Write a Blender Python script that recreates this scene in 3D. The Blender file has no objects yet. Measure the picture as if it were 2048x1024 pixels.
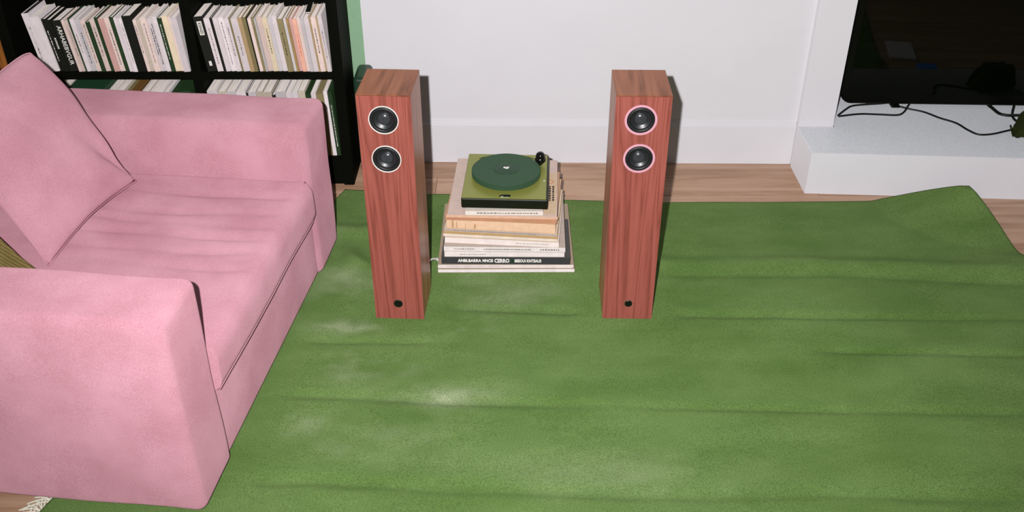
import bpy, bmesh, math, random
from mathutils import Vector, Matrix, noise, Euler
R = math.radians
random.seed(7)
scene = bpy.context.scene
C = scene.collection

# ---------------------------------------------------------------- camera, world, light, exposure
CAM_H = 1.85
cam_d = bpy.data.cameras.new('camera'); cam = bpy.data.objects.new('camera', cam_d); C.objects.link(cam)
cam_d.sensor_width = 36.0; cam_d.lens = 1939.0 / 2048.0 * 36.0
cam.location = (0, 0, CAM_H); cam.rotation_euler = (R(90 - 33), 0, 0)
cam_d.clip_start = 0.05
scene.camera = cam

world = bpy.data.worlds.new('room_ambient'); scene.world = world; world.use_nodes = True
bgn = world.node_tree.nodes['Background']
bgn.inputs[0].default_value = (1.0, 0.95, 0.90, 1); bgn.inputs[1].default_value = 0.06

# the photographer's flash: a small head beside the lens, tilted up towards the far wall
fl_d = bpy.data.lights.new('camera_flash_offscreen', 'SPOT'); fl = bpy.data.objects.new('camera_flash_offscreen', fl_d); C.objects.link(fl)
FLASH_POS = Vector((-0.10, -0.02, 1.93))
fl.location = FLASH_POS
fl.rotation_euler = (Vector((0.22, 3.55, 1.12)) - FLASH_POS).to_track_quat('-Z', 'Y').to_euler()
fl_d.energy = 538; fl_d.spot_size = R(128); fl_d.spot_blend = 1.0; fl_d.shadow_soft_size = 0.014
fl_d.color = (1.0, 0.985, 0.985)

vs = scene.view_settings
vs.view_transform = 'Standard'; vs.look = 'None'; vs.gamma = 1.0; vs.use_curve_mapping = False
vs.exposure = 0.0

# ---------------------------------------------------------------- helpers
def srgb(r, g, b, k=1.0):
    f = lambda c: (c / 255 / 12.92 if c / 255 <= 0.04045 else ((c / 255 + 0.055) / 1.055) ** 2.4)
    return (min(f(r) * k, 1), min(f(g) * k, 1), min(f(b) * k, 1), 1)

def setprops(o, label=None, cat=None, group=None, kind=None):
    if label: o['label'] = label
    if cat: o['category'] = cat
    if group: o['group'] = group
    if kind: o['kind'] = kind
    return o

def empty(name, loc=(0, 0, 0), rz=0.0, label=None, cat=None, group=None):
    o = bpy.data.objects.new(name, None); C.objects.link(o)
    o.empty_display_size = 0.05
    o.location = loc; o.rotation_euler = (0, 0, rz)
    return setprops(o, label, cat, group)

def link(name, me, mat=None, parent=None):
    o = bpy.data.objects.new(name, me); C.objects.link(o)
    if mat is not None and not me.materials: me.materials.append(mat)
    if parent is not None: o.parent = parent
    return o

def obj(name, bm, mat, parent=None, smooth=False, angle=None):
    me = bpy.data.meshes.new(name)
    bmesh.ops.recalc_face_normals(bm, faces=bm.faces[:])
    if smooth:
        for f in bm.faces: f.smooth = True
        if angle is not None:
            for e in bm.edges:
                if len(e.link_faces) == 2 and e.calc_face_angle(0) > R(angle): e.smooth = False
    bm.to_mesh(me); bm.free()
    return link(name, me, mat, parent)

def bx(bm, x0, x1, y0, y1, z0, z1, bev=0.0, seg=2, mi=0):
    m = Matrix.Translation(((x0 + x1) / 2, (y0 + y1) / 2, (z0 + z1) / 2)) @ Matrix.Diagonal((x1 - x0, y1 - y0, z1 - z0, 1))
    g = bmesh.ops.create_cube(bm, size=1, matrix=m)
    vs_ = g['verts']
    fs = list({f for v in vs_ for f in v.link_faces})
    for f in fs: f.material_index = mi
    if bev > 0:
        es = list({e for v in vs_ for e in v.link_edges})
        r = bmesh.ops.bevel(bm, geom=es, offset=bev, segments=seg, affect='EDGES', profile=0.5)
        for f in r['faces']: f.material_index = mi
    return bm

def box(name, x0, x1, y0, y1, z0, z1, mat, parent=None, bev=0.0, seg=2):
    return obj(name, bx(bmesh.new(), x0, x1, y0, y1, z0, z1, bev, seg), mat, parent)

def lathe(bm, prof, seg=40, mat4=None, cap0=False, cap1=False):
    rings = []
    for r_, z in prof:
        ring = []
        for i in range(seg):
            a = 2 * math.pi * i / seg
            p = Vector((r_ * math.cos(a), r_ * math.sin(a), z))
            ring.append(bm.verts.new(mat4 @ p if mat4 else p))
        rings.append(ring)
    for a, b in zip(rings, rings[1:]):
        for i in range(seg):
            j = (i + 1) % seg
            bm.faces.new((a[i], a[j], b[j], b[i]))
    if cap0: bm.faces.new(rings[0])
    if cap1: bm.faces.new(rings[-1])
    return bm

def tube(bm, pts, r, seg=8, closed=False, taper=None):
    pts = [Vector(p) for p in pts]; n = len(pts); rings = []
    up = Vector((0, 0, 1))
    for i, p in enumerate(pts):
        if closed: d = pts[(i + 1) % n] - pts[i - 1]
        else: d = pts[min(i + 1, n - 1)] - pts[max(i - 1, 0)]
        d.normalize()
        s = d.cross(up)
        if s.length < 1e-4: s = d.cross(Vector((1, 0, 0)))
        s.normalize(); t = s.cross(d).normalized()
        rr = r * (taper(i / (n - 1)) if taper else 1)
        rings.append([bm.verts.new(p + (s * math.cos(2 * math.pi * k / seg) + t * math.sin(2 * math.pi * k / seg)) * rr) for k in range(seg)])
    pairs = list(zip(rings, rings[1:])) + ([(rings[-1], rings[0])] if closed else [])
    for a, b in pairs:
        for i in range(seg):
            j = (i + 1) % seg
            bm.faces.new((a[i], a[j], b[j], b[i]))
    if not closed:
        bm.faces.new(rings[0]); bm.faces.new(rings[-1])
    return bm

def catmull(pts, n=10):
    pts = [Vector(p) for p in pts]; out = []
    P = [pts[0] * 2 - pts[1]] + pts + [pts[-1] * 2 - pts[-2]]
    for i in range(1, len(P) - 2):
        a, b, c, d = P[i - 1], P[i], P[i + 1], P[i + 2]
        for k in range(n):
            t = k / n
            out.append(0.5 * ((2 * b) + (c - a) * t + (2 * a - 5 * b + 4 * c - d) * t * t + (3 * b - a - 3 * c + d) * t ** 3))
    out.append(pts[-1]); return out

def soft_box(x0, x1, y0, y1, z0, z1, r, m=(8, 8, 4), disp=None):
    """upholstered block: six grids on a rounded box, optional displacement disp(p, n)"""
    c = Vector(((x0 + x1) / 2, (y0 + y1) / 2, (z0 + z1) / 2)); h = Vector(((x1 - x0) / 2, (y1 - y0) / 2, (z1 - z0) / 2))
    def axis(k):
        a = [h[k] - r + r * math.tan(R(t)) for t in (0, 11, 22, 33, 45)]
        inner = [-(h[k] - r) + 2 * (h[k] - r) * i / m[k] for i in range(1, m[k])]
        return [-v for v in reversed(a)] + inner + a
    ax = [axis(k) for k in range(3)]
    bm = bmesh.new(); cache = {}
    def vert(p):
        key = tuple(round(v, 6) for v in p)
        if key not in cache:
            inn = Vector([max(-(h[k] - r), min(h[k] - r, p[k])) for k in range(3)])
            d = (p - inn).normalized()
            q = inn + d * r
            if disp: q = disp(q + c, d)
            else: q = q + c
            cache[key] = bm.verts.new(q)
        return cache[key]
    for k in range(3):
        i, j = (k + 1) % 3, (k + 2) % 3
        for s in (-1, 1):
            for a0, a1 in zip(ax[i], ax[i][1:]):
                for b0, b1 in zip(ax[j], ax[j][1:]):
                    q = []
                    for a, b in ((a0, b0), (a1, b0), (a1, b1), (a0, b1)):
                        p = Vector((0, 0, 0)); p[k] = s * h[k]; p[i] = a; p[j] = b
                        q.append(vert(p))
                    if len(set(q)) == 4: bm.faces.new(q if s > 0 else q[::-1])
    return bm

def text_mesh(txt, size, name='lettering', mat=None, parent=None, extrude=0.0004, bold=0.0, shear=0.0):
    cu = bpy.data.curves.new('tmp_text', 'FONT'); cu.body = txt; cu.size = size; cu.extrude = extrude
    cu.offset = bold; cu.shear = shear; cu.align_x = 'CENTER'; cu.align_y = 'CENTER'; cu.resolution_u = 2
    o = bpy.data.objects.new('tmp_text', cu); C.objects.link(o)
    bpy.context.view_layer.update()
    me = bpy.data.meshes.new_from_object(o.evaluated_get(bpy.context.evaluated_depsgraph_get()))
    bpy.data.objects.remove(o); bpy.data.curves.remove(cu)
    me.materials.clear()
    return link(name, me, mat, parent)

# ---------------------------------------------------------------- materials
def new_mat(name):
    m = bpy.data.materials.new(name); m.use_nodes = True
    nt = m.node_tree; p = nt.nodes['Principled BSDF']
    p.inputs['Diffuse Roughness'].default_value = 0.5
    return m, nt, p

def N(nt, t, **kw):
    n = nt.nodes.new(t)
    for k, v in kw.items(): setattr(n, k, v)
    return n

def noise_n(nt, scale, detail=4, rough=0.6, vec=None, dist=0.0):
    n = N(nt, 'ShaderNodeTexNoise'); n.inputs['Scale'].default_value = scale; n.inputs['Detail'].default_value = detail
    n.inputs['Roughness'].default_value = rough; n.inputs['Distortion'].default_value = dist
    if vec: nt.links.new(vec, n.inputs['Vector'])
    return n

def ramp(nt, fac, stops):
    r_ = N(nt, 'ShaderNodeValToRGB'); e = r_.color_ramp.elements
    while len(e) < len(stops): e.new(0.5)
    for k, (p, c) in enumerate(stops): e[k].position = p; e[k].color = c
    nt.links.new(fac, r_.inputs['Fac']); return r_

def bump(nt, height, strength, dist=0.01, prev=None):
    b = N(nt, 'ShaderNodeBump'); b.inputs['Strength'].default_value = strength; b.inputs['Distance'].default_value = dist
    nt.links.new(height, b.inputs['Height'])
    if prev: nt.links.new(prev, b.inputs['Normal'])
    return b.outputs['Normal']

def sc(c, k): return (min(c[0] * k, 1), min(c[1] * k, 1), min(c[2] * k, 1), 1)

def mat_plain(name, col, rough=0.5, spec=0.5, metal=0.0, var=0.08, scale=30, bump_s=0.0, coat=0.0):
    m, nt, p = new_mat(name)
    tc = N(nt, 'ShaderNodeTexCoord')
    n = noise_n(nt, scale, 4, 0.6, tc.outputs['Object'])
    r_ = ramp(nt, n.outputs['Fac'], [(0.3, sc(col, 1 - var)), (0.7, sc(col, 1 + var))])
    nt.links.new(r_.outputs[0], p.inputs['Base Color'])
    p.inputs['Roughness'].default_value = rough; p.inputs['Specular IOR Level'].default_value = spec
    p.inputs['Metallic'].default_value = metal; p.inputs['Coat Weight'].default_value = coat
    if bump_s: nt.links.new(bump(nt, n.outputs['Fac'], bump_s, 0.002), p.inputs['Normal'])
    return m

def mat_fabric(name, col, col2, fine=900, rib=False, sheen=0.08):
    m, nt, p = new_mat(name)
    tc = N(nt, 'ShaderNodeTexCoord'); v = tc.outputs['Object']
    big = noise_n(nt, 5, 3, 0.55, v); grain = noise_n(nt, fine * 0.35, 3, 0.7, v); gr2 = noise_n(nt, fine, 2, 0.7, v)
    mx = N(nt, 'ShaderNodeMath', operation='MULTIPLY_ADD'); mx.inputs[1].default_value = 0.5
    nt.links.new(big.outputs['Fac'], mx.inputs[0]); 
    m2 = N(nt, 'ShaderNodeMath', operation='MULTIPLY'); m2.inputs[1].default_value = 0.5
    nt.links.new(grain.outputs['Fac'], m2.inputs[0]); nt.links.new(m2.outputs[0], mx.inputs[2])
    r_ = ramp(nt, mx.outputs[0], [(0.40, col2), (0.60, col)])
    nt.links.new(r_.outputs[0], p.inputs['Base Color'])
    p.inputs['Roughness'].default_value = 0.95; p.inputs['Specular IOR Level'].default_value = 0.15
    p.inputs['Sheen Weight'].default_value = sheen; p.inputs['Sheen Roughness'].default_value = 0.5; p.inputs['Diffuse Roughness'].default_value = 0.55
    p.inputs['Sheen Tint'].default_value = col
    nn = bump(nt, gr2.outputs['Fac'], 0.35, 0.0015)
    if rib:
        w = N(nt, 'ShaderNodeTexWave'); w.inputs['Scale'].default_value = 55; w.inputs['Distortion'].default_value = 0.6
        w.bands_direction = 'DIAGONAL'
        nt.links.new(v, w.inputs['Vector']); nn = bump(nt, w.outputs['Fac'], 0.8, 0.002, nn)
        mm = N(nt, 'ShaderNodeMixRGB', blend_type='MULTIPLY'); mm.inputs[0].default_value = 0.45
        nt.links.new(r_.outputs[0], mm.inputs[1]); nt.links.new(w.outputs['Color'], mm.inputs[2])
        nt.links.new(mm.outputs[0], p.inputs['Base Color'])
    nt.links.new(nn, p.inputs['Normal'])
    return m

def mat_wood(name, c_dark, c_mid, c_light, scale=(34, 34, 2.6), rough=0.35, rand=0.0, spec=0.4, rings=7.0, coat=0.0, fine=True):
    """long grain: scale shrinks the coordinate along the grain"""
    m, nt, p = new_mat(name)
    tc = N(nt, 'ShaderNodeTexCoord'); mp = N(nt, 'ShaderNodeMapping'); mp.inputs['Scale'].default_value = scale
    v = tc.outputs['Object']
    if rand:
        oi = N(nt, 'ShaderNodeObjectInfo'); cb = N(nt, 'ShaderNodeVectorMath', operation='SCALE')
        cb.inputs[0].default_value = (7.3, 11.1, 5.7); nt.links.new(oi.outputs['Random'], cb.inputs['Scale'])
        ad = N(nt, 'ShaderNodeVectorMath', operation='ADD'); nt.links.new(v, ad.inputs[0]); nt.links.new(cb.outputs[0], ad.inputs[1]); v = ad.outputs[0]
    nt.links.new(v, mp.inputs['Vector'])
    big = noise_n(nt, 0.35, 2, 0.5, mp.outputs[0], 0.4)
    mul = N(nt, 'ShaderNodeMath', operation='MULTIPLY'); mul.inputs[1].default_value = rings
    nt.links.new(big.outputs['Fac'], mul.inputs[0])
    fr = N(nt, 'ShaderNodeMath', operation='PINGPONG'); fr.inputs[1].default_value = 0.5; nt.links.new(mul.outputs[0], fr.inputs[0])
    fn = noise_n(nt, 3.5, 5, 0.75, mp.outputs[0])
    mix = N(nt, 'ShaderNodeMath', operation='MULTIPLY_ADD'); mix.inputs[1].default_value = 0.7
    nt.links.new(fr.outputs[0], mix.inputs[0])
    m2 = N(nt, 'ShaderNodeMath', operation='MULTIPLY'); m2.inputs[1].default_value = 0.62; nt.links.new(fn.outputs['Fac'], m2.inputs[0])
    nt.links.new(m2.outputs[0], mix.inputs[2])
    r_ = ramp(nt, mix.outputs[0], [(0.22, c_dark), (0.42, c_mid), (0.7, c_light)])
    last = r_.outputs[0]
    if rand:
        hs = N(nt, 'ShaderNodeHueSaturation'); mr = N(nt, 'ShaderNodeMapRange')
        mr.inputs['To Min'].default_value = 1 - rand; mr.inputs['To Max'].default_value = 1 + rand
        nt.links.new(oi.outputs['Random'], mr.inputs['Value']); nt.links.new(mr.outputs[0], hs.inputs['Value'])
        nt.links.new(last, hs.inputs['Color']); last = hs.outputs[0]
    nt.links.new(last, p.inputs['Base Color'])
    p.inputs['Roughness'].default_value = rough; p.inputs['Specular IOR Level'].default_value = spec
    p.inputs['Coat Weight'].default_value = coat; p.inputs['Coat Roughness'].default_value = 0.25
    nt.links.new(bump(nt, fn.outputs['Fac'], 0.12, 0.001), p.inputs['Normal'])
    return m

M = {}
M['white_wall'] = mat_plain('white_wall_paint', srgb(226, 224, 228), 0.6, 0.3, var=0.015, scale=4, bump_s=0.03)
M['white_trim'] = mat_plain('white_satin_trim', srgb(226, 224, 228), 0.6, 0.3, var=0.015, scale=6)
M['green_wall'] = mat_plain('sage_green_wall_paint', srgb(148, 184, 150), 0.6, 0.3, var=0.03, scale=40, bump_s=0.05)
M['floor'] = mat_wood('floor_oak', srgb(150, 114, 88), srgb(174, 138, 112), srgb(190, 156, 132), scale=(2.2, 26, 26), rough=0.33, rand=0.07, spec=0.45, rings=4)
M['subfloor'] = mat_plain('subfloor_boards', srgb(160, 124, 98), 0.9, 0.1)
M['pink'] = mat_fabric('pink_wool_fabric', srgb(203, 152, 165), srgb(182, 129, 141))
M['olive_cord'] = mat_fabric('olive_corduroy', srgb(150, 130, 82), srgb(118, 104, 58), rib=True)
M['black_wood'] = mat_plain('black_stained_wood', srgb(6, 8, 3), 0.7, 0.08, var=0.25, scale=18)
M['orange_wood'] = mat_wood('orange_pine', srgb(120, 70, 24), srgb(160, 98, 40), srgb(178, 116, 54), scale=(26, 26, 2.2), rough=0.4)
M['rosewood'] = mat_wood('rosewood_veneer', srgb(112, 55, 46), srgb(142, 75, 64), srgb(156, 86, 75), scale=(36, 36, 1.5), rough=0.45, rings=12)
M['walnut_top'] = mat_wood('walnut_veneer_top', srgb(92, 52, 32), srgb(124, 74, 50), srgb(140, 88, 62), scale=(34, 2.6, 34), rough=0.45, rings=6)
M['walnut_side'] = mat_wood('walnut_veneer_side', srgb(92, 52, 32), srgb(124, 74, 50), srgb(140, 88, 62), scale=(30, 30, 2.0), rough=0.35, rings=5)
M['silver'] = mat_plain('silver_ring', srgb(212, 210, 206), 0.4, 0.5, metal=0.0, var=0.02)
M['pink_ring'] = mat_plain('pale_pink_ring', srgb(200, 150, 164), 0.4, 0.5, var=0.03)
M['rubber'] = mat_plain('black_rubber', srgb(20, 21, 22), 0.5, 0.4, var=0.1)
M['cone'] = mat_plain('charcoal_cone', srgb(30, 31, 34), 0.38, 0.6, var=0.12, scale=60)
M['gloss_black'] = mat_plain('gloss_black_plastic', srgb(14, 15, 13), 0.12, 0.6, var=0.1)
M['cap'] = mat_plain('dust_cap', srgb(52, 54, 58), 0.22, 0.7, var=0.1)
M['tv_glass'] = mat_plain('tv_glass', srgb(4, 7, 2), 0.03, 0.38, var=0.02)
M['tv_frame'] = mat_plain('tv_frame_plastic', srgb(8, 10, 5), 0.3, 0.25, var=0.05)
M['cable'] = mat_plain('black_cable', srgb(16, 20, 14), 0.5, 0.4)
M['white_cable'] = mat_plain('white_cable', srgb(220, 216, 214), 0.4, 0.4)
M['olive_metal'] = mat_plain('olive_gold_plate', srgb(134, 138, 66), 0.3, 0.55, metal=0.25, var=0.05, scale=8)
M['platter'] = mat_plain('dark_green_platter', srgb(48, 76, 53), 0.6, 0.35, var=0.06, scale=200)
M['platter_label'] = mat_plain('platter_centre', srgb(38, 66, 46), 0.5, 0.35, var=0.05)
M['plinth'] = mat_plain('plinth_black', srgb(20, 22, 12), 0.4, 0.4, var=0.15, scale=50)
M['white_ink'] = mat_plain('white_ink', srgb(232, 228, 222), 0.6, 0.3, var=0.02)
M['dark_ink'] = mat_plain('dark_ink', srgb(52, 46, 44), 0.7, 0.2, var=0.1)
M['grey_ink'] = mat_plain('grey_ink', srgb(120, 108, 104), 0.7, 0.2, var=0.1)
M['red_ink'] = mat_plain('red_ink', srgb(196, 92, 78), 0.7, 0.2, var=0.1)
M['dark_green'] = mat_plain('dark_green_case', srgb(34, 60, 44), 0.35, 0.4, var=0.1)
M['bag'] = mat_fabric('dark_olive_cloth', srgb(50, 58, 24), srgb(28, 36, 12), sheen=0.05)
M['tassel'] = mat_plain('white_yarn', srgb(225, 222, 205), 0.9, 0.1, var=0.06)

def mat_paper(name):
    """page block: thin stacked leaves"""
    m, nt, p = new_mat(name)
    tc = N(nt, 'ShaderNodeTexCoord'); mp = N(nt, 'ShaderNodeMapping'); mp.inputs['Scale'].default_value = (500, 6, 500)
    nt.links.new(tc.outputs['Object'], mp.inputs['Vector'])
    n = noise_n(nt, 1.0, 3, 0.7, mp.outputs[0])
    r_ = ramp(nt, n.outputs['Fac'], [(0.3, srgb(186, 174, 166)), (0.6, srgb(234, 224, 218))])
    nt.links.new(r_.outputs[0], p.inputs['Base Color']); p.inputs['Roughness'].default_value = 0.9; p.inputs['Diffuse Roughness'].default_value = 1.0
    return m
M['pages'] = mat_paper('page_edges')

_cover_cache = {}
def cover(col, rough=0.55):
    k = tuple(col)
    if k not in _cover_cache:
        _cover_cache[k] = mat_plain('cover_%d_%d_%d' % k, srgb(*col), rough, 0.35, var=0.07, scale=45)
    return _cover_cache[k]

# hearth stone: fine blue-grey speckle
def mat_hearth():
    m, nt, p = new_mat('speckled_grey_stone')
    tc = N(nt, 'ShaderNodeTexCoord')
    n = noise_n(nt, 420, 3, 0.8, tc.outputs['Object']); b = noise_n(nt, 3, 2, 0.5, tc.outputs['Object'])
    r_ = ramp(nt, n.outputs['Fac'], [(0.3, srgb(164, 168, 174)), (0.55, srgb(204, 206, 211)), (0.75, srgb(232, 233, 236))])
    nt.links.new(r_.outputs[0], p.inputs['Base Color']); p.inputs['Roughness'].default_value = 0.55; p.inputs['Diffuse Roughness'].default_value = 1.0
    nt.links.new(bump(nt, n.outputs['Fac'], 0.1, 0.001), p.inputs['Normal'])
    return m
M['hearth'] = mat_hearth()

def mat_rug():
    m, nt, p = new_mat('green_wool_pile')
    tc = N(nt, 'ShaderNodeTexCoord'); v = tc.outputs['Object']
    mp = N(nt, 'ShaderNodeMapping'); mp.inputs['Scale'].default_value = (1, 2.2, 1); nt.links.new(v, mp.inputs['Vector'])
    big = noise_n(nt, 2.6, 4, 0.6, mp.outputs[0]); grain = noise_n(nt, 300, 3, 0.85, v); fib = noise_n(nt, 620, 2, 0.7, v)
    base = ramp(nt, big.outputs['Fac'], [(0.32, srgb(98, 130, 62)), (0.66, srgb(122, 152, 86))])
    at = N(nt, 'ShaderNodeAttribute'); at.attribute_name = 'nap'
    mx = N(nt, 'ShaderNodeMixRGB'); mx.inputs[2].default_value = srgb(190, 200, 165)
    nt.links.new(at.outputs['Fac'], mx.inputs[0]); nt.links.new(base.outputs[0], mx.inputs[1])
    gr = ramp(nt, grain.outputs['Fac'], [(0.39, (0.34, 0.38, 0.28, 1)), (0.50, (0.80, 0.82, 0.76, 1)), (0.60, (1.0, 1.0, 1.0, 1))])
    ml = N(nt, 'ShaderNodeMixRGB', blend_type='MULTIPLY'); ml.inputs[0].default_value = 0.85
    nt.links.new(mx.outputs[0], ml.inputs[1]); nt.links.new(gr.outputs[0], ml.inputs[2])
    nt.links.new(ml.outputs[0], p.inputs['Base Color'])
    p.inputs['Roughness'].default_value = 1.0; p.inputs['Specular IOR Level'].default_value = 0.1
    p.inputs['Sheen Weight'].default_value = 0.25; p.inputs['Sheen Roughness'].default_value = 0.4
    p.inputs['Sheen Tint'].default_value = srgb(190, 220, 160)
    nn = bump(nt, grain.outputs['Fac'], 0.9, 0.005); nn = bump(nt, fib.outputs['Fac'], 0.35, 0.002, nn)
    nt.links.new(nn, p.inputs['Normal'])
    return m
M['rug'] = mat_rug()

# ---------------------------------------------------------------- the room
FZ = -0.012            # floor level; the rug's pile surface lies at z = 0
def struct(o): o['kind'] = 'structure'; return o
X0, X1, Y0 = -2.7, 3.1, -1.3
def wall_y(x): return 3.592 - 0.012 * (x - 0.3)
floor = struct(box('floor', X0, X1, Y0, 4.05, FZ - 0.08, FZ - 0.012, M['subfloor']))
def plank_mesh(L, w=0.145):
    me = bpy.data.meshes.new('plank'); bm = bx(bmesh.new(), 0, L, 0, w - 0.0036, -0.014, 0, 0.0014, 1); bm.to_mesh(me); bm.free()
    me.materials.append(M['floor']); return me
plank_meshes = {}
row = 0; y = 3.447 - 0.145 * 33
while y < 4.0:
    if y > Y0:
        x = X0 - random.choice((0.2, 0.5, 0.9, 1.3)); k = 0
        while x < X1:
            L = random.choice((1.5, 1.8, 2.1)); x2 = x + L
            a, b = max(x, X0), min(x2, X1)
            if b - a > 0.05:
                key = round(b - a, 2)
                if key not in plank_meshes: plank_meshes[key] = plank_mesh(key - 0.0018)
                o = link('plank', plank_meshes[key], None, floor); o.location = (a, y, FZ)
            x = x2
    y += 0.145

TH = 0.14
def yawed_box(name, x0, x1, d0, d1, z0, z1, mat, parent=None, bev=0.0):
    """a box following the slightly turned back wall; d is measured from the wall surface into the room (negative) or behind it"""
    bm = bmesh.new()
    bx(bm, x0, x1, d0, d1, z0, z1, bev, 2)
    for v in bm.verts: v.co.y += wall_y(v.co.x)
    return obj(name, bm, mat, parent)
struct(yawed_box('wall_back', -0.575, 1.20, 0.0, TH, FZ, 2.6, M['white_wall']))
struct(yawed_box('wall_back_green', X0, -0.575, 0.02, TH, FZ, 2.6, M['green_wall']))
bb = bmesh.new()
prof = [(0.0, 0.0), (-0.016, 0.0), (-0.016, 0.166), (-0.013, 0.172), (-0.007, 0.176), (-0.004, 0.186), (0.0, 0.188)]
ends = []
for x in (-0.572, 1.148):
    ends.append([bb.verts.new((x, wall_y(x) + d, FZ + z)) for d, z in prof])
for i in range(len(prof) - 1):
    bb.faces.new((ends[0][i], ends[1][i], ends[1][i + 1], ends[0][i + 1]))
bb.faces.new(ends[0]); bb.faces.new(ends[1])
struct(obj('baseboard_back', bb, M['white_trim']))
struct(box('wall_left', X0 - 0.12, X0, Y0, 3.8, FZ, 2.6, M['white_wall']))
struct(box('wall_right', X1, X1 + 0.12, Y0, 4.05, FZ, 2.6, M['white_wall']))
# chimney breast: pier, lintel and recess round the opening where the screen stands
HZ = 0.165
PF = 3.548
struct(box('wall_pier', 1.150, 1.290, PF, 3.95, FZ, 2.6, M['white_wall'], bev=0.002))
struct(box('wall_pier_far', 2.62, X1, PF, 3.95, FZ, 2.6, M['white_wall'], bev=0.002))
struct(box('wall_lintel', 1.290, 2.62, PF, 3.95, 1.15, 2.6, M['white_wall']))
struct(box('wall_recess', 1.15, X1, 3.95, 4.05, FZ, 2.6, M['white_wall']))
# wooden door casing seen past the bookshelf
bm = bmesh.new(); bx(bm, -2.10, -1.905, 3.52, 3.58, FZ, 2.2, 0.004); bx(bm, -2.06, -1.93, 3.505, 3.52, FZ, 2.2, 0.003)
struct(obj('trim_1', bm, M['orange_wood']))

# ---------------------------------------------------------------- hearth
h = empty('fireplace_hearth', (1.145, 3.315, FZ), 0.0, 'white raised hearth with speckled grey stone top', 'hearth')
def foot_slab(z0, z1, ins):
    bm = bmesh.new()
    pts = [(1.145 + ins, 3.318 + ins), (3.09 - ins, 3.205 + ins), (3.09 - ins, PF - 0.002), (2.615, PF - 0.002), (2.615, 3.945), (1.295, 3.945), (1.295, PF - 0.002), (1.145 + ins, PF - 0.002)]
    lo = [bm.verts.new((x - 1.145, y - 3.315, z0 - FZ)) for x, y in pts]; hi = [bm.verts.new((x - 1.145, y - 3.315, z1 - FZ)) for x, y in pts]
    bm.faces.new(hi); bm.faces.new(lo[::-1])
    for k in range(len(pts)):
        q = (k + 1) % len(pts); bm.faces.new((lo[k], lo[q], hi[q], hi[k]))
    return bm
obj('body', foot_slab(FZ, HZ - 0.0015, 0.0), M['white_wall'], h)
obj('stone_top', foot_slab(HZ - 0.004, HZ, 0.004), M['hearth'], h)

# ---------------------------------------------------------------- rug
FOOT = [(-0.355, 2.58, 0.13, 0.15), (0.367, 2.58, 0.13, 0.15), (-0.02, 2.95, 0.28, 0.24)]   # what stands on it: cx, cy, half sizes
def foot_mask(x, y):
    m = 1.0
    for cx, cy, hx, hy in FOOT:
        d = max(abs(x - cx) - hx, abs(y - cy) - hy, 0)
        m = min(m, min(1.0, d / 0.06))
    return m
def sstep(a, b, t):
    t = max(0.0, min(1.0, (t - a) / (b - a))); return t * t * (3 - 2 * t)
# creases: (points, amplitude (+ ridge, - groove), width, nap strength)
CREASE = [
    ([(0.30, 2.80), (0.48, 2.80), (1.0, 2.80), (1.45, 2.775), (1.9, 2.70)], 0.016, 0.040, 0.0),
    ([(0.47, 2.735), (1.1, 2.74), (1.9, 2.66)], -0.008, 0.026, 0.10),
    ([(-0.24, 2.545), (0.459, 2.507), (1.63, 2.486), (1.9, 2.48)], -0.011, 0.020, 0.14),
    ([(0.93, 2.322), (1.2, 2.315), (1.55, 2.303), (1.95, 2.29)], -0.010, 0.018, 0.26),
    ([(-0.78, 2.125), (-0.4, 2.108), (-0.03, 2.085), (0.25, 2.075)], -0.010, 0.022, 0.34),
    ([(0.25, 2.075), (0.95, 2.052), (1.44, 2.044), (1.9, 2.04)], -0.008, 0.018, 0.12),
    ([(-0.78, 1.797), (-0.3, 1.772), (0.35, 1.737), (0.60, 1.735)], -0.011, 0.026, 0.55),
    ([(0.60, 1.735), (0.784, 1.742), (1.3, 1.721), (1.9, 1.70)], -0.008, 0.022, 0.30),
    ([(-0.75, 2.369), (-0.25, 2.365)], -0.007, 0.018, 0.22),
    ([(-0.64, 2.94), (-0.56, 2.82), (-0.47, 2.70), (-0.45, 2.62)], 0.034, 0.040, 0.30),
    ([(-0.70, 3.02), (-0.56, 3.0), (-0.40, 3.04)], 0.020, 0.045, 0.0),
]
CR = []
for pts, A, w, nap in CREASE:
    if A < 0: w *= 0.78
    CR.append(([(Vector(p), Vector(q)) for p, q in zip(pts, pts[1:])], A, w, nap, min(p[1] for p in pts) - 0.15, max(p[1] for p in pts) + 0.15))
def crease(x, y):
    P = Vector((x, y)); hsum = 0; nap = 0
    for segs, A, w, np_, ymin, ymax in CR:
        if y < ymin or y > ymax: continue
        best = 9; sd = 0; tt = 0.5; n = len(segs)
        for i, (a, b) in enumerate(segs):
            d = b - a; t = (P - a).dot(d) / d.length_squared; tc = max(0, min(1, t)); q = a + d * tc
            dist = (P - q).length
            if dist < best:
                best = dist; sd = (P - q).y; over = t - tc; tt = (i + tc) / n
        jit = 1 + 0.5 * noise.noise(Vector((x * 5, y * 5, A * 900)))
        ends_ = sstep(0, 0.10, tt) * sstep(0, 0.10, 1 - tt) if segs[-1][1].x < 1.7 else sstep(0, 0.10, tt)
        hsum += A * math.exp(-(best / w) ** 2) * (0.35 + 0.65 * ends_) * jit
    return hsum, nap
RC = dict(FL=Vector((-0.655, 3.335)), FR=Vector((1.735, 3.225)), NR=Vector((2.02, 1.15)), NL=Vector((-1.345, 1.15)))
NX, NY = 330, 270
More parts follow.
